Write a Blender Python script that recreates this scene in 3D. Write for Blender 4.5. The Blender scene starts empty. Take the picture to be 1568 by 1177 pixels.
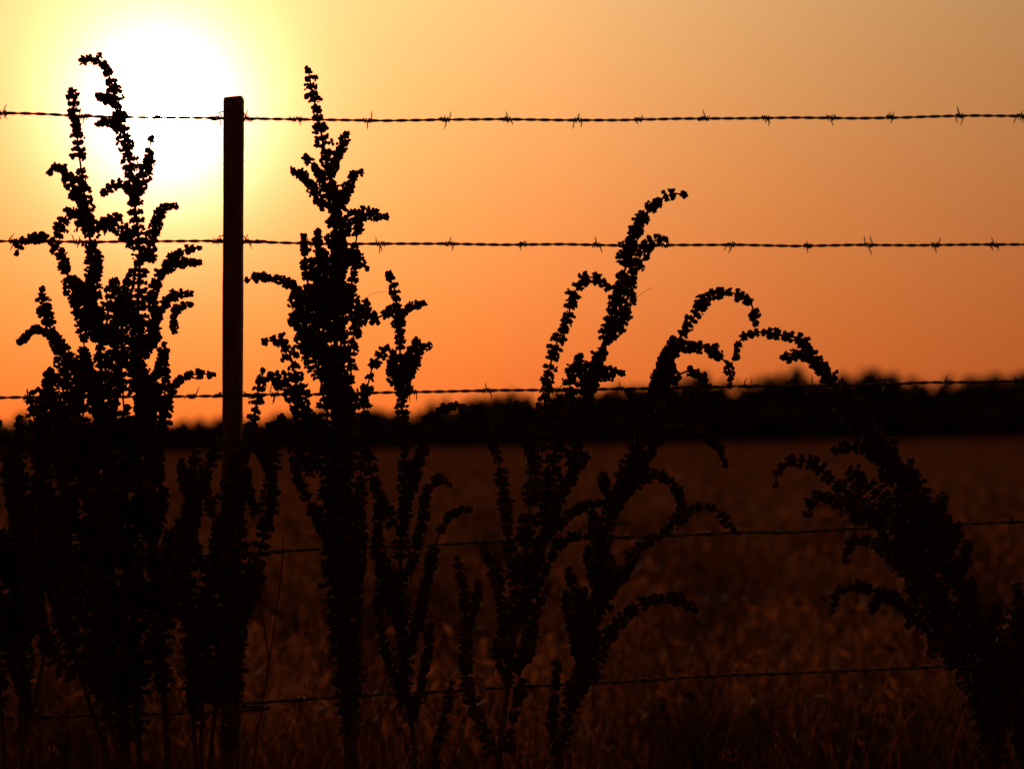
import bpy, math, random
import numpy as np
from mathutils import Vector
rng = np.random.default_rng(11); random.seed(7)
scene = bpy.context.scene
scene.view_settings.view_transform = 'Standard'
scene.view_settings.look = 'None'
scene.view_settings.exposure = 0
scene.view_settings.gamma = 1

# ---------------- image coordinates to world metres ----------------
H = 0.75            # lens height
F = 3049.0          # focal length in image pixels (70 mm lens)
HZ = 690.0  # horizon row in image pixels
def px_to_world(px, py, D):
    """image pixel coordinates at distance D -> world metres"""
    return np.array([(px-784.0)*D/F, D, H+(HZ-py)*D/F])

# ---------------- mesh helpers ----------------
def mesh_obj(name, V, T, mats, midx=None, smooth=False, parent=None):
    V = np.asarray(V, dtype=np.float32).reshape(-1,3); T = np.asarray(T, dtype=np.int32).reshape(-1,3)
    me = bpy.data.meshes.new(name)
    me.vertices.add(len(V)); me.vertices.foreach_set('co', V.ravel())
    me.loops.add(T.size); me.loops.foreach_set('vertex_index', T.ravel())
    me.polygons.add(len(T))
    me.polygons.foreach_set('loop_start', np.arange(0, T.size, 3, dtype=np.int32))
    if midx is not None: me.polygons.foreach_set('material_index', np.asarray(midx, dtype=np.int32))
    me.polygons.foreach_set('use_smooth', np.full(len(T), smooth, dtype=bool))
    for m in mats: me.materials.append(m)
    me.update(calc_edges=True)
    ob = bpy.data.objects.new(name, me); scene.collection.objects.link(ob)
    if parent: ob.parent = parent
    return ob

class Acc:
    def __init__(s): s.V=[]; s.T=[]; s.M=[]; s.n=0
    def add(s, V, T, m=0):
        V=np.asarray(V).reshape(-1,3); T=np.asarray(T).reshape(-1,3)
        s.V.append(V); s.T.append(T+s.n); s.M.append(np.full(len(T), m)); s.n+=len(V)
    def make(s, name, mats, smooth=False, parent=None):
        return mesh_obj(name, np.concatenate(s.V), np.concatenate(s.T), mats, np.concatenate(s.M), smooth, parent)

def catmull(P, step):
    P = np.asarray(P, float)
    if len(P) == 2: P = np.array([P[0], (P[0]+P[1])/2, P[1]])
    Q = np.vstack([2*P[0]-P[1], P, 2*P[-1]-P[-2]])
    out=[]
    for i in range(1, len(Q)-2):
        a,b,c,d = Q[i-1],Q[i],Q[i+1],Q[i+2]
        n = max(1, int(np.linalg.norm((c-b)[:2])/step))
        for k in range(n):
            t=k/n
            out.append(0.5*((2*b)+(-a+c)*t+(2*a-5*b+4*c-d)*t*t+(-a+3*b-3*c+d)*t**3))
    out.append(P[-1]); return np.array(out)

def tube(acc, P, R, n=6, m=0):
    P=np.asarray(P,float); R=np.broadcast_to(np.asarray(R,float),(len(P),))
    tan=np.gradient(P,axis=0); tan/=np.linalg.norm(tan,axis=1)[:,None]+1e-12
    ref=np.where(np.abs(tan[:,1:2])<0.9, np.array([[0,1,0]]), np.array([[1,0,0]]))
    u=np.cross(tan,ref); u/=np.linalg.norm(u,axis=1)[:,None]+1e-12; v=np.cross(tan,u)
    a=np.arange(n)*2*math.pi/n
    V=P[:,None,:]+R[:,None,None]*(np.cos(a)[None,:,None]*u[:,None,:]+np.sin(a)[None,:,None]*v[:,None,:])
    i=np.arange(len(P)-1)[:,None]*n; j=np.arange(n)[None,:]; jn=(j+1)%n
    T=np.concatenate([np.stack([i+j,i+jn,i+n+jn],-1).reshape(-1,3), np.stack([i+j,i+n+jn,i+n+j],-1).reshape(-1,3)])
    k=np.arange(1,n-1); L=(len(P)-1)*n
    T=np.concatenate([T, np.stack([0*k,k+1,k],-1), np.stack([0*k+L,L+k,L+k+1],-1)])
    acc.add(V,T,m)

def rotmats(N):
    q=rng.normal(size=(N,4)); q/=np.linalg.norm(q,axis=1)[:,None]
    w,x,y,z=q.T
    return np.stack([np.stack([1-2*(y*y+z*z),2*(x*y-z*w),2*(x*z+y*w)],-1),
                     np.stack([2*(x*y+z*w),1-2*(x*x+z*z),2*(y*z-x*w)],-1),
                     np.stack([2*(x*z-y*w),2*(y*z+x*w),1-2*(x*x+y*y)],-1)],1)
ph=(1+5**.5)/2
ICO=np.array([[-1,ph,0],[1,ph,0],[-1,-ph,0],[1,-ph,0],[0,-1,ph],[0,1,ph],[0,-1,-ph],[0,1,-ph],[ph,0,-1],[ph,0,1],[-ph,0,-1],[-ph,0,1]])
ICO/=np.linalg.norm(ICO[0])
ICOT=np.array([[0,11,5],[0,5,1],[0,1,7],[0,7,10],[0,10,11],[1,5,9],[5,11,4],[11,10,2],[10,7,6],[7,1,8],[3,9,4],[3,4,2],[3,2,6],[3,6,8],[3,8,9],[4,9,5],[2,4,11],[6,2,10],[8,6,7],[9,8,1]])
def blobs(acc, C, R, m=0, aniso=(1.15,.95,.62), jitter=.18):
    C=np.asarray(C); N=len(C); 
    if N==0: return
    base=ICO[None]*(1+rng.uniform(-jitter,jitter,(N,12,1)))*np.array(aniso)[None,None]*np.asarray(R).reshape(-1,1,1)
    V=np.einsum('nij,nkj->nki',rotmats(N),base)+C[:,None,:]
    T=ICOT[None]+np.arange(N)[:,None,None]*12
    acc.add(V,T,m)

# ---------------- materials ----------------
def mat(name):
    m=bpy.data.materials.new(name); m.use_nodes=True; nt=m.node_tree; nt.nodes.clear()
    return m,nt,nt.nodes.new('ShaderNodeOutputMaterial')
def nd(nt,t,**kw):
    n=nt.nodes.new(t)
    for k,v in kw.items():
        if k in n.inputs.keys(): n.inputs[k].default_value=v
        else: setattr(n,k,v)
    return n
def noise_col(nt, c1, c2, scale, detail=4, p=(.35,.65)):
    tc=nd(nt,'ShaderNodeTexCoord'); no=nd(nt,'ShaderNodeTexNoise',Scale=scale,Detail=detail)
    nt.links.new(tc.outputs['Object'],no.inputs['Vector'])
    r=nd(nt,'ShaderNodeValToRGB'); r.color_ramp.elements[0].position=p[0]; r.color_ramp.elements[1].position=p[1]
    r.color_ramp.elements[0].color=(*c1,1); r.color_ramp.elements[1].color=(*c2,1)
    nt.links.new(no.outputs['Fac'],r.inputs['Fac']); return r.outputs['Color'], no
def plant_mat(name,c1,c2,scale,trans,p=(.35,.65)):
    m,nt,out=mat(name); col,no=noise_col(nt,c1,c2,scale,4,p)
    p=nd(nt,'ShaderNodeBsdfPrincipled',Roughness=.85); p.inputs['Specular IOR Level'].default_value=.15
    nt.links.new(col,p.inputs['Base Color']); sh=p.outputs[0]
    if trans>0:
        t=nd(nt,'ShaderNodeBsdfTranslucent'); nt.links.new(col,t.inputs['Color'])
        mx=nd(nt,'ShaderNodeMixShader'); mx.inputs[0].default_value=trans
        nt.links.new(sh,mx.inputs[1]); nt.links.new(t.outputs[0],mx.inputs[2]); sh=mx.outputs[0]
    nt.links.new(sh,out.inputs[0]); return m
m_seed=plant_mat('dock_seed',(.045,.013,.008),(.14,.036,.017),70,.35)
m_stem=plant_mat('dock_stem',(.04,.016,.009),(.08,.034,.017),40,0)
m_grass=plant_mat('dry_grass_blade',(.020,.008,.005),(.20,.068,.028),2.2,.5,(.38,.70))
m_leaf=plant_mat('tree_leaf',(.02,.010,.005),(.04,.018,.008),.4,.05)
m_bark=plant_mat('tree_bark',(.03,.02,.012),(.06,.04,.025),2,0)
# ground
m_ground,nt,out=mat('field_soil'); col,no=noise_col(nt,(.045,.015,.008),(.11,.036,.017),.35,8)
p=nd(nt,'ShaderNodeBsdfPrincipled',Roughness=1); p.inputs['Specular IOR Level'].default_value=0
nt.links.new(col,p.inputs['Base Color']); 
no2=nd(nt,'ShaderNodeTexNoise',Scale=6,Detail=8); tcn=nd(nt,'ShaderNodeTexCoord'); nt.links.new(tcn.outputs['Object'],no2.inputs['Vector'])
bp=nd(nt,'ShaderNodeBump',Strength=.8,Distance=.15); nt.links.new(no2.outputs['Fac'],bp.inputs['Height']); nt.links.new(bp.outputs[0],p.inputs['Normal'])
nt.links.new(p.outputs[0],out.inputs[0])
# wood post
m_post,nt,out=mat('weathered_post'); tcn=nd(nt,'ShaderNodeTexCoord'); mp=nd(nt,'ShaderNodeMapping'); mp.inputs['Scale'].default_value=(60,60,3)
nt.links.new(tcn.outputs['Object'],mp.inputs['Vector']); no=nd(nt,'ShaderNodeTexNoise',Scale=2,Detail=6); nt.links.new(mp.outputs[0],no.inputs['Vector'])
r=nd(nt,'ShaderNodeValToRGB'); r.color_ramp.elements[0].color=(.05,.018,.012,1); r.color_ramp.elements[1].color=(.15,.058,.036,1)
r.color_ramp.elements[0].position=.3; r.color_ramp.elements[1].position=.7
nt.links.new(no.outputs['Fac'],r.inputs['Fac']); p=nd(nt,'ShaderNodeBsdfPrincipled',Roughness=.8); p.inputs['Specular IOR Level'].default_value=.2
nt.links.new(r.outputs[0],p.inputs['Base Color']); bp=nd(nt,'ShaderNodeBump',Strength=.6,Distance=.002); nt.links.new(no.outputs['Fac'],bp.inputs['Height']); nt.links.new(bp.outputs[0],p.inputs['Normal'])
nt.links.new(p.outputs[0],out.inputs[0])
# rusty wire
m_wire,nt,out=mat('rusty_wire'); col,no=noise_col(nt,(.03,.014,.009),(.10,.04,.02),90)
p=nd(nt,'ShaderNodeBsdfPrincipled',Roughness=.75,Metallic=.3); nt.links.new(col,p.inputs['Base Color']); nt.links.new(p.outputs[0],out.inputs[0])

# ---------------- sun direction ----------------
sd=px_to_world(246,164,1.0)-np.array([0,0,H]); sd/=np.linalg.norm(sd)
elev=math.asin(sd[2]); az=math.atan2(sd[0],sd[1])

# ---------------- sky (world) ----------------
w=bpy.data.worlds.new('World'); scene.world=w; w.use_nodes=True; nt=w.node_tree; nt.nodes.clear()
wo=nt.nodes.new('ShaderNodeOutputWorld')
def M(op,a,b=None,c=None,clamp=False):
    n=nt.nodes.new('ShaderNodeMath'); n.operation=op; n.use_clamp=clamp
    for i,x in enumerate((a,b,c)):
        if x is None: continue
        if isinstance(x,(int,float)): n.inputs[i].default_value=x
        else: nt.links.new(x,n.inputs[i])
    return n.outputs[0]
tc=nt.nodes.new('ShaderNodeTexCoord')
nm=nt.nodes.new('ShaderNodeVectorMath'); nm.operation='NORMALIZE'; nt.links.new(tc.outputs['Generated'],nm.inputs[0])
dt=nt.nodes.new('ShaderNodeVectorMath'); dt.operation='DOT_PRODUCT'; nt.links.new(nm.outputs[0],dt.inputs[0]); dt.inputs[1].default_value=tuple(sd)
ang=M('MULTIPLY',M('ARCCOSINE',M('MINIMUM',dt.outputs['Value'],0.9999999)),F)
sx=nt.nodes.new('ShaderNodeSeparateXYZ'); nt.links.new(nm.outputs[0],sx.inputs[0])
h=M('MULTIPLY',M('MAXIMUM',sx.outputs['Z'],0),F)
hc=M('MINIMUM',h,1000)
def gau(A,s): 
    q=M('DIVIDE',ang,s); return M('MULTIPLY',M('EXPONENT',M('MULTIPLY',M('MULTIPLY',q,q),-1)),A)
def add(*a):
    r=a[0]
    for x in a[1:]: r=M('ADD',r,x)
    return r
R0=M('MULTIPLY',M('EXPONENT',M('DIVIDE',ang,-1000)),1.70)
Gr=add(M('MULTIPLY',hc,.00036),M('MULTIPLY',M('MULTIPLY',hc,hc),2.9e-7),.145)
Br=add(M('MULTIPLY',hc,.00004),M('MULTIPLY',M('MULTIPLY',hc,hc),3.2e-7),.018)
core=gau(60,38)
anti=M('MULTIPLY',M('SUBTRACT',1,M('EXPONENT',M('DIVIDE',ang,-6000))),.14)   # ambient fill added to the sky away from the sun, lifts black plants
Rr=add(R0,gau(4,200),core,anti)
Gg=add(M('MULTIPLY',R0,Gr),gau(1.5,148),gau(.09,350),M('MULTIPLY',core,.75),M('MULTIPLY',anti,.42))
Bb=add(M('MULTIPLY',R0,Br),gau(1.5,106),gau(.36,185),M('MULTIPLY',core,.35),M('MULTIPLY',anti,.25))
cb=nt.nodes.new('ShaderNodeCombineColor')
for i,x in enumerate((Rr,Gg,Bb)): nt.links.new(x,cb.inputs[i])
bg=nt.nodes.new('ShaderNodeBackground'); nt.links.new(cb.outputs[0],bg.inputs[0]); bg.inputs[1].default_value=1
sky=nt.nodes.new('ShaderNodeTexSky'); sky.sky_type='NISHITA'; sky.sun_disc=False
sky.sun_elevation=elev; sky.sun_rotation=az; sky.dust_density=4
bg2=nt.nodes.new('ShaderNodeBackground'); nt.links.new(sky.outputs[0],bg2.inputs[0]); bg2.inputs[1].default_value=.001
ad=nt.nodes.new('ShaderNodeAddShader'); nt.links.new(bg.outputs[0],ad.inputs[0]); nt.links.new(bg2.outputs[0],ad.inputs[1]); nt.links.new(ad.outputs[0],wo.inputs[0])

sl=bpy.data.lights.new('sun','SUN'); sl.energy=1.5; sl.angle=math.radians(.5); sl.color=(1,.48,.20)
so=bpy.data.objects.new('sun',sl); scene.collection.objects.link(so)
so.rotation_euler=Vector(-sd).to_track_quat('-Z','Y').to_euler(); so.location=(-3,10,8)

# ---------------- ground ----------------
def terr(x,y):
    s=np.clip((y-15)/235,0,1); s=s*s*(3-2*s)
    return s*(np.clip(x/64,-2.5,2.5)*1.30+1.24)
ys=np.concatenate([np.linspace(-30,10,20),np.geomspace(10.5,4500,90)])
u=np.linspace(-1,1,121); xs=np.sinh(u*6)/math.sinh(6)*4000
X,Y=np.meshgrid(xs,ys); Z=terr(X,Y)
near=(np.abs(X)<60)&(Y>6)&(Y<120); Z=Z+np.where(near,rng.normal(0,.015,Z.shape),0)
nx=len(xs); i=np.arange(len(ys)-1)[:,None]*nx; j=np.arange(nx-1)[None]
T=np.concatenate([np.stack([i+j,i+j+1,i+j+nx+1],-1).reshape(-1,3),np.stack([i+j,i+j+nx+1,i+j+nx],-1).reshape(-1,3)])
mesh_obj('ground',np.stack([X,Y,Z],-1),T,[m_ground],smooth=True)

# ---------------- distant tree line ----------------
acc=Acc()
tx=[-900,-300,0,120,270,330,420,560,640,700,745,830,900,1000,1060,1130,1200,1260,1335,1400,1450,1510,1568,1900,2500]
ty=[640,640,643,640,642,650,638,630,626,614,600,602,592,583,574,583,564,574,560,578,582,574,568,580,590]
NT=420
def leaves(c,cr,n,size=.42):
    dirs=rng.normal(size=(n,3)); dirs/=np.linalg.norm(dirs,axis=1)[:,None]
    P=np.array(c)+dirs*cr*rng.uniform(.6,1.2,(n,1))
    tri=np.array([[-.5,-.3,0],[.5,-.3,0],[0,.6,0]])*size
    V=np.einsum('nij,kj->nki',rotmats(n),tri)+P[:,None]
    acc.add(V,np.arange(3*n).reshape(-1,3),0)
for k in range(NT):
    px=-900+3400*(k+rng.uniform(-.6,.6))/NT; D=250+rng.uniform(-6,14)
    bx=(px-784)*D/F; bz=float(terr(bx,D))
    top=H+(HZ-np.interp(px,tx,ty))*D/F+rng.normal(-.35,.6); hh=max(2.0,top-bz)
    tube(acc,[[bx,D,bz-.3],[bx+rng.normal(0,.1),D,bz+hh*.4],[bx+rng.normal(0,.3),D,bz+hh*.8]],[.22,.16,.05],6,1)
    nc=8; cw=rng.uniform(1.2,2.2)
    for c in range(nc):
        f=(c+.5)/nc; zc=bz+hh*(.10+.84*f); rr=cw*(1-.62*f)+.3
        cx=bx+rng.normal(0,cw*.4*(1.15-f)); cy=D+rng.normal(0,1)
        cr=rng.uniform(.7,1.1)*rr*.85
        if c<5: tube(acc,[[bx,D,zc-.5],[(bx+cx)/2,(D+cy)/2,zc-.2],[cx,cy,zc]],[.07,.05,.02],4,1)
        blobs(acc,[[cx,cy,zc-cr*.1]],[cr*.8],0,(1,1,.85),.3)
        leaves([cx,cy,zc],cr,36)
for row,(D0,hs) in enumerate(((244,.42),(252,.6),(262,.72))):
    for k in range(520):
        px=-900+3400*(k+rng.uniform(-.6,.6))/520; D=D0+rng.uniform(-3,3); bx=(px-784)*D/F; bz=float(terr(bx,D))
        hh=(H+(HZ-np.interp(px,tx,ty))*D/F-bz)*hs*rng.uniform(.75,1.1)
        for q in range(4):
            r_=max(.45,hh*.26); zc=bz+hh*(q+.3)/4; cx=bx+rng.normal(0,.4)
            blobs(acc,[[cx,D,zc]],[r_],0,(1,1,.9),.3)
            if row==1: leaves([cx,D,zc],r_*1.1,8,.35)
acc.make('distant_tree_line',[m_leaf,m_bark])

# ---------------- field grass ----------------
def grass(name,N,d0,d1,hmin,hmax,heads,wk=1.0,spread=.3):
    D=np.exp(rng.uniform(math.log(d0),math.log(d1),N)); x=rng.uniform(-1,1,N)*(spread*D+.6)
    z=terr(x,D); sc=(D/4)**.75
    hgt=rng.uniform(hmin,hmax,N)*(.65+.6*(np.sin(x*1.3+D*.7)*np.sin(x*.37-D*.23+1))**2); a=rng.uniform(0,2*math.pi,N); lean=rng.uniform(.05,.6,N)*hgt
    wd=rng.uniform(.0012,.0035,N)*sc*wk; fa=rng.uniform(0,math.pi,N)
    base=np.stack([x,D,z],-1); L=np.stack([np.cos(a)*lean,np.sin(a)*lean,0*a],-1); W=np.stack([np.cos(fa)*wd,np.sin(fa)*wd,0*fa],-1)
    up=np.array([0,0,1.])
    def pt(t): return base+L*(t**2)[...,None]+up*(hgt*t)[...,None]
    one=np.ones(N); V=[]
    for t,k in ((0,1),(.4,.9),(.75,.6)):
        V+= [pt(one*t)-W*k, pt(one*t)+W*k]
    V.append(pt(one)); V=np.stack(V,1)
    T=np.array([[0,1,3],[0,3,2],[2,3,5],[2,5,4],[4,5,6]])[None]+np.arange(N)[:,None,None]*7
    acc=Acc(); acc.add(V,T)
    idx=rng.choice(N,int(N*heads)); idx=idx[D[idx]<30]; n=len(idx)
    tip=pt(one)[idx]; s=np.minimum(sc[idx],2.6)[:,None]*rng.uniform(.7,1.4,(n,1))
    ax=L[idx]+up*(.08+.1*rng.uniform(-1,1,(n,1)))+rng.normal(0,.05,(n,3)); ax/=np.linalg.norm(ax,axis=1)[:,None]
    sd_=np.cross(ax,rng.normal(size=(n,3))); sd_/=np.linalg.norm(sd_,axis=1)[:,None]
    V=np.stack([tip-ax*.018*s,tip-sd_*.0065*s,tip+sd_*.0065*s,tip+ax*.022*s],1)
    acc.add(V,np.array([[0,1,2],[1,3,2]])[None]+np.arange(n)[:,None,None]*4)
    return acc.make(name,[m_grass])
grass('dry_field_grass',80000,4.1,150,.14,.38,.45)

# ---------------- dock plants ----------------
class Plant:
    def __init__(s,name,D,base): s.name=name; s.D=D; s.base=base; s.a=Acc()
    def path(s,pts,w0,w1,stem=2.0,dens=1.0,off=None,ground=False,seed_to=9999,gap=7.8):
        """pts tip->root. w0,w1 whorl widths; dens whorl density"""
        P=np.array(pts,float); w0=w0*1.1+8.5; w1=w1*1.22+6
        if off is None: off=rng.uniform(-.09,.09)
        L=np.r_[0,np.cumsum(np.linalg.norm(np.diff(P,axis=0),axis=1))]
        dep=s.D+(off*np.ones(len(P)) if ground else off*(1-L/L[-1]))
        if ground:
            gy=HZ+H*F/s.D
            e=P[-1]; b=s.base
            P=np.vstack([P,[e[0]*.5+b*.5,(e[1]+gy)/2],[b+rng.uniform(-12,12),gy+6]]); dep=np.r_[dep,s.D+off*.5,s.D]
        P3=catmull(np.column_stack([P,dep]),3.0)
        wob=np.cumsum(rng.normal(0,.38,(len(P3),2)),axis=0); wob-=np.linspace(0,1,len(P3))[:,None]*wob[-1]
        P3[:,:2]+=wob*.5
        Wd=np.array([px_to_world(a,b,d) for a,b,d in P3])
        n=len(Wd); r=np.linspace(.0012,.0012*stem,n)
        tube(s.a,Wd,r,6,1)
        seg=np.r_[0,np.cumsum(np.linalg.norm(np.diff(Wd,axis=0),axis=1))]
        tot=seg[-1]; l=0.0; C=[];R=[];
        Lsp=L[-1]*.001; ph_=rng.uniform(0,6.28)
        while l<tot:
            i=min(np.searchsorted(seg,l),n-1); c=Wd[i]; py=P3[i,1]
            if py<seed_to:
                t=min(1,l/(Lsp+1e-6))
                wdt=(w0+(w1-w0)*min(1,t*1.4))*.001*rng.uniform(.68,1.14)*(1+.12*math.sin(l*70+ph_))
                if l<.010: wdt*=.7+.3*l/.010
                if py>seed_to-60: wdt*=.75
                if rng.random()<dens:
                    tg=Wd[min(i+1,n-1)]-Wd[max(i-1,0)]; tg/=np.linalg.norm(tg)+1e-9
                    a=np.cross(tg,[0.3,1,.1]); a/=np.linalg.norm(a); b=np.cross(tg,a)
                    k=int(6+wdt*1000*.78*rng.uniform(.8,1.2))
                    th=rng.uniform(0,2*math.pi,k); q=np.sqrt(rng.uniform(.06,1,k)); rd=(wdt/2-.0020)*q
                    sag=rng.normal(0,.0017,k)
                    C.append(c+np.cos(th)[:,None]*a*rd[:,None]+np.sin(th)[:,None]*b*rd[:,None]+tg*(sag+.0020*q*q)[:,None])
                    R.append(rng.uniform(.0021,.0041,k)*(1.1-.2*q))
            l+=gap*.001*rng.uniform(.65,1.35)*(.78+.014*(w0+w1)/2)
        if C: blobs(s.a,np.concatenate(C),np.concatenate(R),0,(1.22,1.0,.66),.24)
    def sprouts(s,pts,y0,y1,n,length=(50,110),w=(11,20)):
        P=catmull(np.array(pts,float),4); P=P[(P[:,1]>y0)&(P[:,1]<y1)]
        if len(P)<3: return
        for _ in range(n):
            i=rng.integers(0,len(P)-1); a=P[i]; sgn=rng.choice([-1,1]); Ln=rng.uniform(*length); th=rng.uniform(.15,.5)
            tip=a+np.array([sgn*math.sin(th)*Ln,-math.cos(th)*Ln]); mid=a+np.array([sgn*math.sin(th*1.6)*Ln*.5,-math.cos(th*1.6)*Ln*.5])
            s.path([tip,mid,a],rng.uniform(*w)*.75,rng.uniform(*w)*.9,1.2,.92)
    def done(s): s.a.make(s.name,[m_seed,m_stem])

# left clump
A=Plant('curly_dock_plant',3.0,190)
m1=[(111,138),(116,190),(125,260),(133,320),(140,380),(150,470),(158,560),(165,700),(172,850),(185,1000),(195,1177)]
A.path(m1,13,28,5,.95,0.02,True,1130)
m3=[(97,590),(98,700),(104,800),(120,900),(140,1000),(168,1100),(185,1177)]
A.path(m3,18,36,5,.98,-.03,True,1120)
m3b=[(130,545),(128,640),(135,740),(145,850),(160,960),(178,1080),(188,1177)]
A.path(m3b,20,34,5,.98,.05,True,1110)
m3c=[(60,610),(62,700),(70,800),(88,900),(112,990),(140,1080),(170,1177)]
A.path(m3c,16,28,4,.96,.05,True,1040)
for p,a,b in [([(76,265),(90,256),(104,272),(120,300),(131,325)],12,16),([(90,362),(97,335),(115,325),(135,345)],14,16),
 ([(25,388),(36,368),(66,366),(90,385),(103,420),(118,470),(135,520)],12,20),
 ([(64,442),(70,480),(88,530),(100,580),(112,640),(125,720)],12,20),([(29,526),(50,505),(78,513),(103,545),(122,580)],9,16),
 ([(50,600),(52,640),(60,700),(75,760),(100,820)],18,24),([(0,690),(18,700),(36,750),(40,830),(55,900)],18,24),
 ([(75,575),(66,620),(75,680),(98,740)],18,22),([(22,780),(35,850),(50,920),(70,980),(110,1040)],20,24),
 ([(120,430),(130,470),(140,520)],18,26),([(175,430),(168,470),(160,520)],16,24)]:
    A.path(p,a,b,1.6,.96)
A.sprouts(m1,420,560,5,(40,80),(10,16)); A.sprouts(m1,560,1000,14); A.sprouts(m3,650,1080,20,(60,130),(14,24)); A.sprouts(m3b,640,1080,14,(60,120),(14,24)); A.sprouts(m3c,700,1000,8,(50,100),(14,22)); A.done()
A=Plant('curly_dock_plant',3.05,235)
m2=[(126,92),(148,90),(165,112),(177,150),(188,200),(202,260),(210,330),(216,400),(215,480),(220,560),(228,700),(240,850),(250,1000),(258,1177)]
A.path(m2,12,30,5,.95,0,True,1060)
m4=[(186,560),(193,700),(200,850),(208,1000),(215,1177)]
A.path(m4,26,32,5,.97,.04,True,1120)
for p,a,b in [([(150,148),(165,152),(180,162)],8,12),([(150,190),(168,186),(188,200)],10,12),([(232,212),(227,250),(214,292)],15,16),
 ([(158,296),(178,282),(200,290),(210,310)],12,14),([(270,315),(250,320),(238,350),(226,395)],11,15),
 ([(308,380),(282,383),(258,402),(240,430),(228,470)],9,16),([(306,403),(280,402),(256,412)],7,10),
 ([(293,450),(266,452),(248,475),(232,520)],10,15),([(292,466),(270,474),(266,505)],9,10),([(160,340),(185,350),(205,380)],18,20),
 ([(328,573),(300,573),(275,582),(262,605),(252,650),(240,740)],5,14),([(253,555),(250,620),(240,700)],12,16),
 ([(335,675),(315,730),(292,800),(275,880),(255,960)],17,26),([(283,720),(290,770),(278,840),(262,900)],18,22),
 ([(180,430),(195,470),(210,520)],14,20),([(180,330),(150,350),(120,345)],18,20),([(198,420),(186,490),(188,560)],12,18)]:
    A.path(p,a,b,1.6,.96)
A.sprouts(m2,480,640,6,(40,80),(10,16)); A.sprouts(m2,640,1000,14,(50,110),(14,22)); A.sprouts(m4,640,1080,20,(60,120),(14,24)); A.done()
A=Plant('curly_dock_plant',2.95,325)
m5=[(404,566),(396,600),(388,650),(372,700),(355,780),(345,860),(338,960),(330,1060),(322,1177)]
A.path(m5,13,26,4,.95,0,True,1080)
m6=[(414,650),(417,700),(412,760),(402,820),(382,880),(366,960),(352,1060),(346,1177)]
A.path(m6,20,26,4,.95,.02,True,1130)
m7=[(345,745),(335,830),(318,900),(312,1000),(308,1177)]
A.path(m7,20,24,4,.95,.02,True,1110)
m7b=[(300,690),(296,760),(290,840),(288,920),(292,1020),(300,1177)]
A.path(m7b,18,24,4,.95,.02,True,1090)
m7c=[(372,700),(366,780),(360,860),(356,960),(352,1080),(348,1177)]
A.path(m7c,16,24,4,.95,-.02,True,1140)
for p in (m5,m6,m7,m7b): A.sprouts(p,720,1080,8,(50,90),(12,18))
A.done()
A=Plant('curly_dock_plant',3.1,25)
m8=[(0,820),(12,880),(28,950),(35,1020),(38,1100),(30,1177)]
A.path(m8,24,28,4,.97,0,True,1100)
m9=[(45,830),(50,880),(60,930),(68,990),(55,1060),(40,1120),(25,1177)]
A.path(m9,22,20,4,.95,0,True,1000)
m10=[(-30,700),(-22,800),(-10,900),(0,1000),(8,1177)]
A.path(m10,24,26,4,.95,0,True,1080)
m11=[(30,640),(28,740),(26,840),(30,940),(34,1040),(30,1177)]
A.path(m11,18,26,4,.95,0.03,True,1060)
A.sprouts(m8,850,1060,10); A.sprouts(m10,700,1000,10); A.sprouts(m11,720,1000,11,(60,100),(12,18)); A.done()

# centre plant
B=Plant('curly_dock_plant',3.0,535)
b1=[(471,107),(477,140),(486,180),(496,230),(505,280),(510,330),(510,400),(512,480),(515,560),(515,660),(515,760),(520,870),(528,980),(536,1090),(540,1177)]
B.path(b1,13,34,8,.98,0,True,1120)
B.path([(505,560),(500,660),(503,760),(512,880),(525,1000),(535,1177)],26,32,6,.98,.03,True,1110)
B.path([(532,600),(530,700),(528,800),(530,900),(535,1000),(542,1177)],26,32,6,.98,-.03,True,1100)
for p,a,b in [([(531,206),(520,232),(506,265)],12,13),([(449,262),(462,268),(476,285),(495,315)],11,14),([(466,240),(480,255),(498,285)],10,12),
 ([(558,265),(542,267),(530,290),(515,325)],11,14),([(591,333),(565,327),(545,332),(525,350),(512,375)],10,26),
 ([(377,430),(400,424),(430,430),(452,442),(464,470),(475,520),(490,580)],6,26),([(465,362),(468,400),(474,450),(490,500)],4,18),
 ([(562,412),(545,395),(528,392),(515,420)],12,22),([(404,523),(430,523),(445,545),(455,590),(475,650)],12,26),
 ([(412,575),(438,590),(458,630),(490,690)],18,26),([(560,462),(545,500),(532,560),(520,640)],16,22),([(540,440),(528,470),(518,520)],20,24),
 ([(452,440),(455,480),(470,540)],18,24),([(480,430),(485,470),(500,520)],18,24),([(448,700),(460,740),(480,780),(503,830)],8,14),
 ([(552,700),(552,780),(550,850),(542,930)],14,20),([(430,640),(450,670),(480,720)],18,24)]:
    B.path(p,a,b,1.6,.97)
B.sprouts(b1,380,820,20,(45,95),(12,19)); B.sprouts(b1,820,1000,5,(50,80),(10,16)); B.done()
B=Plant('curly_dock_plant',3.06,612)
b2=[(595,418),(604,450),(609,490),(612,540),(615,600),(618,680),(620,760),(615,840),(615,920),(620,1000),(627,1080),(638,1177)]
B.path(b2,11,20,4,.95,0,True,1110,8.6)
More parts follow.
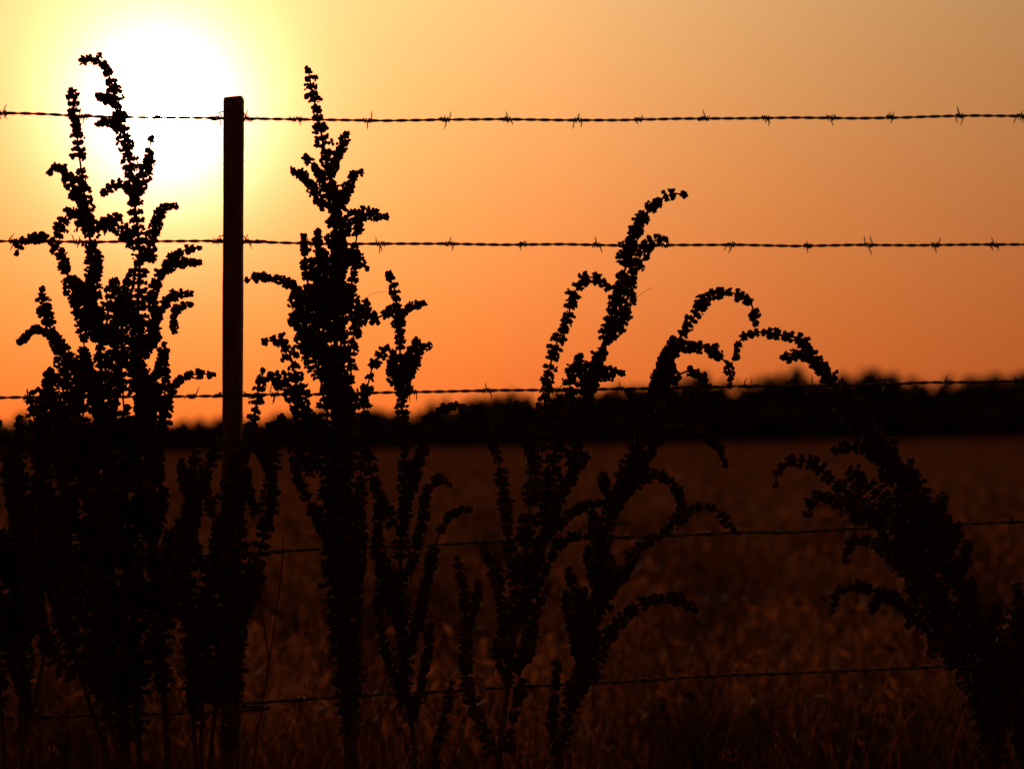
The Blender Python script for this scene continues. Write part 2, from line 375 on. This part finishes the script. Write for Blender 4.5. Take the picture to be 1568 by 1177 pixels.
for p,a,b in [([(648,465),(630,468),(610,485)],9,12),([(663,531),(642,534),(630,560),(616,600)],10,16),([(548,474),(570,488),(588,482),(606,472)],10,14),
 ([(594,532),(576,548),(562,590),(556,640),(565,720),(600,800)],14,18),([(718,632),(700,621),(675,627),(655,650),(642,690),(630,740),(620,800)],8,15),
 ([(689,742),(670,733),(652,758),(645,810),(625,880)],9,14),([(717,780),(695,784),(678,805),(665,840),(655,880),(642,940),(628,1000)],8,14),
 ([(580,890),(583,960),(598,1020),(620,1080)],14,16),([(661,955),(655,1000),(645,1050),(632,1100)],11,12),([(585,760),(578,830),(590,900),(612,960)],14,16),
 ([(640,520),(625,550),(614,580)],12,14),([(660,850),(652,900),(640,960)],12,14)]:
    B.path(p,a,b,1.5,.95,gap=8.4)
B.sprouts(b2,560,1000,9,(40,80),(9,14)); B.done()

# right-centre plant, two leaning stems
C=Plant('curly_dock_plant',2.98,775)
c1=[(1048,298),(1027,297),(1002,311),(982,335),(968,370),(957,410),(945,450),(932,500),(915,545),(900,600),(888,650),(878,700),(862,750),(840,800),(815,860),(797,940),(786,1000),(776,1080),(766,1177)]
C.path(c1,10,25,4.5,.97,0,True,780)
for p,a,b in [([(1020,366),(1000,370),(985,385),(970,415),(957,450),(940,500)],12,24),
 ([(932,442),(915,427),(895,427),(878,450),(868,490),(850,530),(840,570),(832,620),(824,680),(818,740),(806,800),(800,880)],12,24),
 ([(952,570),(925,572),(903,562)],9,14),([(880,545),(872,600),(858,660),(848,720),(835,800)],18,24),
 ([(790,618),(800,660),(818,710)],11,15),([(748,658),(762,700),(772,760),(778,820),(788,880),(790,950)],12,18),
 ([(699,853),(708,900),(712,960),(714,1020),(725,1080),(755,1150)],12,18),([(733,890),(726,930),(716,970)],9,10),
 ([(740,838),(757,870),(768,930),(780,1000)],16,18),([(900,690),(882,720),(862,752)],12,14),([(905,560),(900,600),(890,640)],22,26),
 ([(930,772),(900,772),(872,790),(850,810)],8,12),([(900,820),(862,826),(838,865),(815,910),(800,950)],10,14),([(970,460),(955,490),(935,520)],14,18),
 ([(692,1045),(682,1100),(668,1177),(700,1300)],11,15),([(835,905),(815,950),(800,1010)],12,14),([(800,1040),(788,1090),(778,1150)],12,12),
 ([(985,330),(968,365),(955,400)],16,20)]:
    C.path(p,a,b,1.6,.96,gap=8.2)
C.sprouts(c1,560,700,7,(40,75),(12,17)); C.sprouts(c1,800,1050,10,(40,80),(10,15)); C.done()
C=Plant('curly_dock_plant',3.05,845)
c2=[(1158,495),(1150,466),(1130,450),(1105,447),(1080,458),(1060,490),(1040,520),(1020,550),(1005,590),(988,640),(972,690),(950,740),(932,800),(918,860),(908,920),(898,980),(885,1040),(870,1100),(860,1177)]
C.path(c2,11,24,4.5,.97,0,True,1150)
for p,a,b in [([(1118,590),(1114,560),(1090,537),(1065,530),(1035,535)],9,18),([(1082,602),(1078,580),(1055,568),(1030,580),(1000,612)],10,16),
 ([(1112,714),(1100,682),(1070,661),(1040,656),(1010,670),(985,700),(958,735)],8,16),([(1046,798),(1036,752),(1010,727),(980,730),(950,765)],10,16),
 ([(1124,812),(1095,780),(1065,777),(1040,793),(1010,820),(978,838),(948,880),(925,930)],8,15),
 ([(1066,936),(1040,917),(1000,918),(970,935),(940,965),(915,1010),(888,1060)],11,22),([(1085,632),(1060,607),(1030,612),(1000,640)],8,14),
 ([(855,1005),(850,1060),(848,1120),(855,1170)],11,14),([(1030,518),(1022,545),(1008,575)],16,18),([(870,870),(885,920),(895,960)],14,16),
 ([(975,850),(955,880),(925,910)],9,12),([(1000,690),(985,710),(965,730)],10,12),([(905,770),(915,820),(920,860)],10,14)]:
    C.path(p,a,b,1.6,.95)
C.sprouts([(1005,590),(988,640),(972,690),(950,740)],600,760,5,(35,60),(10,14)); C.sprouts(c2,760,1080,15,(40,80),(12,16)); C.done()

# right drooping plant
E=Plant('curly_dock_plant',2.97,1530)
d1=[(1127,548),(1134,520),(1160,509),(1195,512),(1225,520),(1245,545),(1270,575),(1295,610),(1320,650),(1345,690),(1375,730),(1402,780),(1428,830),(1460,880),(1490,940),(1515,990),(1532,1050),(1530,1120),(1525,1177)]
E.path(d1,8,38,6,.98,0,True,1160)
d2=[(1273,938),(1284,906),(1315,899),(1350,911),(1385,933),(1420,968),(1460,1008),(1490,1060),(1505,1120),(1512,1177)]
E.path(d2,8,28,5,.97,.03,True,1150)
for p,a,b in [([(1199,548),(1225,543),(1250,556),(1270,580)],10,16),([(1235,600),(1262,600),(1290,625),(1315,665)],9,18),
 ([(1187,744),(1195,714),(1220,704),(1250,711),(1275,735),(1310,760),(1350,790),(1390,830),(1440,900)],8,32),
 ([(1237,788),(1246,762),(1272,764),(1310,785),(1350,800)],12,24),([(1278,690),(1310,682),(1340,695),(1370,740)],14,24),
 ([(1294,857),(1306,826),(1335,829),(1370,852),(1400,890),(1430,940),(1470,1000)],10,30),
 ([(1390,962),(1398,915),(1410,880),(1430,860)],10,20),([(1393,716),(1412,750),(1425,790),(1440,830)],16,24),
 ([(1334,936),(1348,910),(1372,912)],10,14),([(1300,720),(1340,750),(1380,790),(1410,840)],24,34),([(1340,830),(1370,830),(1410,860)],24,28),
 ([(1425,1000),(1440,985),(1465,1000)],16,20),([(1560,925),(1548,960),(1545,1010),(1540,1080)],26,34),([(1420,900),(1450,940),(1480,990),(1510,1050)],26,30),
 ([(1375,800),(1410,870),(1440,930),(1480,990)],28,32),([(1290,590),(1318,630),(1345,680),(1380,730)],14,28),
 ([(1390,830),(1400,870),(1430,920),(1470,970)],20,26)]:
    E.path(p,a,b,1.8,.97)
E.sprouts(d1,700,1000,20,(35,60),(14,22)); E.sprouts(d1,1000,1150,10,(40,60),(14,20)); E.done()
E=Plant('curly_dock_plant',3.04,1575)
d3=[(1590,900),(1572,950),(1562,1010),(1562,1080),(1568,1177)]
E.path(d3,30,38,5,.98,0,True,1170); E.sprouts(d3,950,1177,14,(40,70),(14,22)); E.done()

# ---------------- bare stalks and oat grass by the fence ----------------
acc=Acc()
def stalk(pts,D,r0=.0006,r1=.0016):
    P=catmull(np.array(pts,float),6); W=np.array([px_to_world(a,b,D) for a,b in P]); tube(acc,W,np.linspace(r0,r1,len(W)),5)
    return W
stalk([(434,820),(430,880),(420,960),(405,1060),(388,1177),(370,1430)],3.02,.0008,.0022)
stalk([(392,905),(410,930),(424,940)],3.02); stalk([(385,860),(398,920),(412,1010)],3.02)
stalk([(1273,800),(1274,860),(1266,950),(1264,1040),(1270,1200),(1280,1420)],3.1,.0004,.0008)
stalk([(985,1060),(1040,1110),(1110,1160),(1180,1260),(1240,1420)],3.1,.0004,.0008)
stalk([(1080,1060),(1150,1110),(1230,1170),(1300,1430)],3.1,.0004,.0008)
stalk([(998,440),(975,455),(955,475)],2.98,.0003,.0004); stalk([(592,447),(570,450),(545,470)],3.0,.0003,.0004)
for k in range(60):
    x=rng.uniform(-20,1590); D=rng.uniform(2.85,3.6); top=rng.uniform(1040,1170); lx=rng.uniform(-70,70)
    if k<14: x=rng.uniform(560,700); top=rng.uniform(1060,1150)
    gy=HZ+H*F/D
    W=stalk([(x+lx,top),(x+lx*.6,top+60),(x+lx*.15,(top+gy)/2),(x,gy)],D,.0004,.0011)
    if rng.random()<.6:
        n=rng.integers(10,22); i=rng.integers(0,max(2,min(22,len(W)-1)),n)
        base=W[i]+rng.normal(0,.004,(n,3)); ax=np.array([0,0,1])+rng.normal(0,.45,(n,3)); ax/=np.linalg.norm(ax,axis=1)[:,None]
        s_=np.cross(ax,rng.normal(size=(n,3))); s_/=np.linalg.norm(s_,axis=1)[:,None]
        V=np.stack([base-ax*.006,base-s_*.0016,base+s_*.0016,base+ax*.009],1)
        acc.add(V,np.array([[0,1,2],[1,3,2]])[None]+np.arange(n)[:,None,None]*4)
acc.make('wild_oat_grass',[m_grass])

# ---------------- fence ----------------
fence=bpy.data.objects.new('barbed_wire_fence',None); scene.collection.objects.link(fence)
def fd(px): return 3.30+.10*(px-355)/1213
wires=[([(-4000,150),(-600,160),(0,173),(130,178),(343,183),(460,184),(780,184),(1100,182),(1350,180),(1568,177),(2600,172),(4200,170)],[5,128,240,331,376,455,563,683,777,885,978,1079,1172,1272,1363,1469,1563]),
 ([(-4000,360),(0,369),(343,371),(560,373),(900,375),(1250,376),(1568,374),(2600,370),(4200,366)],[20,120,228,333,376,478,582,688,801,913,1018,1120,1237,1330,1432,1522]),
 ([(-4000,640),(0,609),(343,605),(640,600),(900,596),(1150,592),(1350,589),(1568,584),(2600,575),(4200,570)],[42,150,294,420,530,632,745,850,950,1050,1145,1250,1357,1452,1558]),
 ([(-4000,960),(0,860),(343,847),(500,840),(780,828),(1090,818),(1300,810),(1568,799),(2600,770),(4200,740)],[60,180,290,430,540,640,735,850,960,1085,1130,1190,1300,1440,1550]),
 ([(-4000,1200),(0,1099),(343,1078),(500,1068),(780,1052),(1000,1040),(1200,1030),(1430,1020),(1568,1014),(2600,980),(4200,940)],[70,190,300,460,560,650,810,900,985,1090,1180,1290,1420,1510])]
for wi,(pts,barbs) in enumerate(wires):
    acc=Acc(); P=catmull(np.array(pts,float),5)
    P[:,1]+=np.interp(P[:,0],np.arange(-4000,4300,90),rng.normal(0,.8,93))
    Wc=np.array([px_to_world(a,b,fd(a)) for a,b in P])
    seg=np.r_[0,np.cumsum(np.linalg.norm(np.diff(Wc,axis=0),axis=1))]
    ss=np.arange(0,seg[-1],.003); Wd=np.stack([np.interp(ss,seg,Wc[:,k]) for k in range(3)],-1)
    phs=2*math.pi*ss/.046+.8*np.sin(ss*9+wi)
    for q in (0,math.pi):
        O=np.stack([0*ss,np.cos(phs+q),np.sin(phs+q)],-1)*.0014
        tube(acc,Wd+O,.0014,6)
    extra=[x+rng.uniform(-6,6) for x in list(range(-3900,-60,108))+list(range(1665,4100,104))]
    for bx in barbs+extra:
        c=np.array([np.interp(bx,P[:,0],Wc[:,k]) for k in range(3)])
        t=np.linspace(0,1,22); a0=rng.uniform(0,6.28)
        for s_,o in ((1,-.0035),(-1,.0035)):
            hel=c+np.stack([o+s_*(t-.5)*.006,np.cos(a0+t*10)*.0038,np.sin(a0+t*10)*.0038],-1)
            tube(acc,hel,.0011,5)
            for e,sg in ((hel[0],-1),(hel[-1],1)):
                out_=e-c; out_[0]=0; out_/=np.linalg.norm(out_)
                d=np.array([rng.uniform(-.6,.6),rng.uniform(-.5,.5),0])+out_*.5+np.array([0,0,1 if rng.random()<.5 else -1])*rng.uniform(.5,1); d/=np.linalg.norm(d)
                Ln=rng.uniform(.010,.0155)
                tube(acc,[e,e+d*Ln*.6,e+d*Ln],[.0011,.001,.0002],5)
    for px in (-3300,358,4000):
        c=np.array([np.interp(px,P[:,0],Wc[:,k]) for k in range(3)])
        w2=.0175
        lp=[[-.045,.004,.001],[-.03,.001,-.003],[-w2-.002,-.003,.002],[-w2-.002,-.036,.004],[w2+.002,-.036,.006],[w2+.003,-.003,.004],[.026,.002,-.005],[.038,.003,.003],[.046,.001,-.002]]
        lp=catmull(np.array(lp)[:,[0,2,1]],.004)[:,[0,2,1]]
        tube(acc,c+lp,.001,5)
    acc.make('wire_%d'%(wi+1),[m_wire],True,fence)
def post(px,pytop,lean):
    D=fd(px)-.0185; c=px_to_world(px,pytop,D); zt=c[2]; wv=.0155; acc=Acc(); zs=np.r_[np.linspace(-.3,zt-.004,70),zt]
    rings=[]
    ch=.003
    prof=np.array([[-wv+ch,-wv],[wv-ch,-wv],[wv,-wv+ch],[wv,wv-ch],[wv-ch,wv],[-wv+ch,wv],[-wv,wv-ch],[-wv,-wv+ch]])
    for k,z in enumerate(zs):
        s_=1+.012*math.sin(z*21)+rng.normal(0,.006); 
        if k==len(zs)-1: s_=.94
        q=prof*s_; tilt=q[:,0]*.10 if k>=len(zs)-2 else 0
        rings.append(np.stack([c[0]+q[:,0]+lean*(z-zt),D+q[:,1],z+tilt+np.zeros(8)],-1))
    V=np.concatenate(rings); n=8; i=np.arange(len(zs)-1)[:,None]*n; j=np.arange(n)[None]; jn=(j+1)%n
    T=np.concatenate([np.stack([i+j,i+jn,i+n+jn],-1).reshape(-1,3),np.stack([i+j,i+n+jn,i+n+j],-1).reshape(-1,3)])
    L=(len(zs)-1)*n; k=np.arange(1,7); T=np.concatenate([T,np.stack([0*k+L,L+k,L+k+1],-1)])
    acc.add(V,T); acc.make('fence_post',[m_post])
post(358,150,.004); post(-3300,150,-.01); post(4000,150,.008)

# ---------------- camera ----------------
cd=bpy.data.cameras.new('camera'); cam=bpy.data.objects.new('camera',cd); scene.collection.objects.link(cam)
cam.location=(0,0,H); cam.rotation_euler=(math.radians(90),0,0)
cd.lens=70; cd.sensor_width=36; cd.sensor_fit='HORIZONTAL'
cd.shift_y=(HZ-588.5)/1568
cd.clip_start=.05; cd.clip_end=10000
cd.dof.use_dof=True; cd.dof.focus_distance=3.06; cd.dof.aperture_fstop=3.5
scene.camera=cam
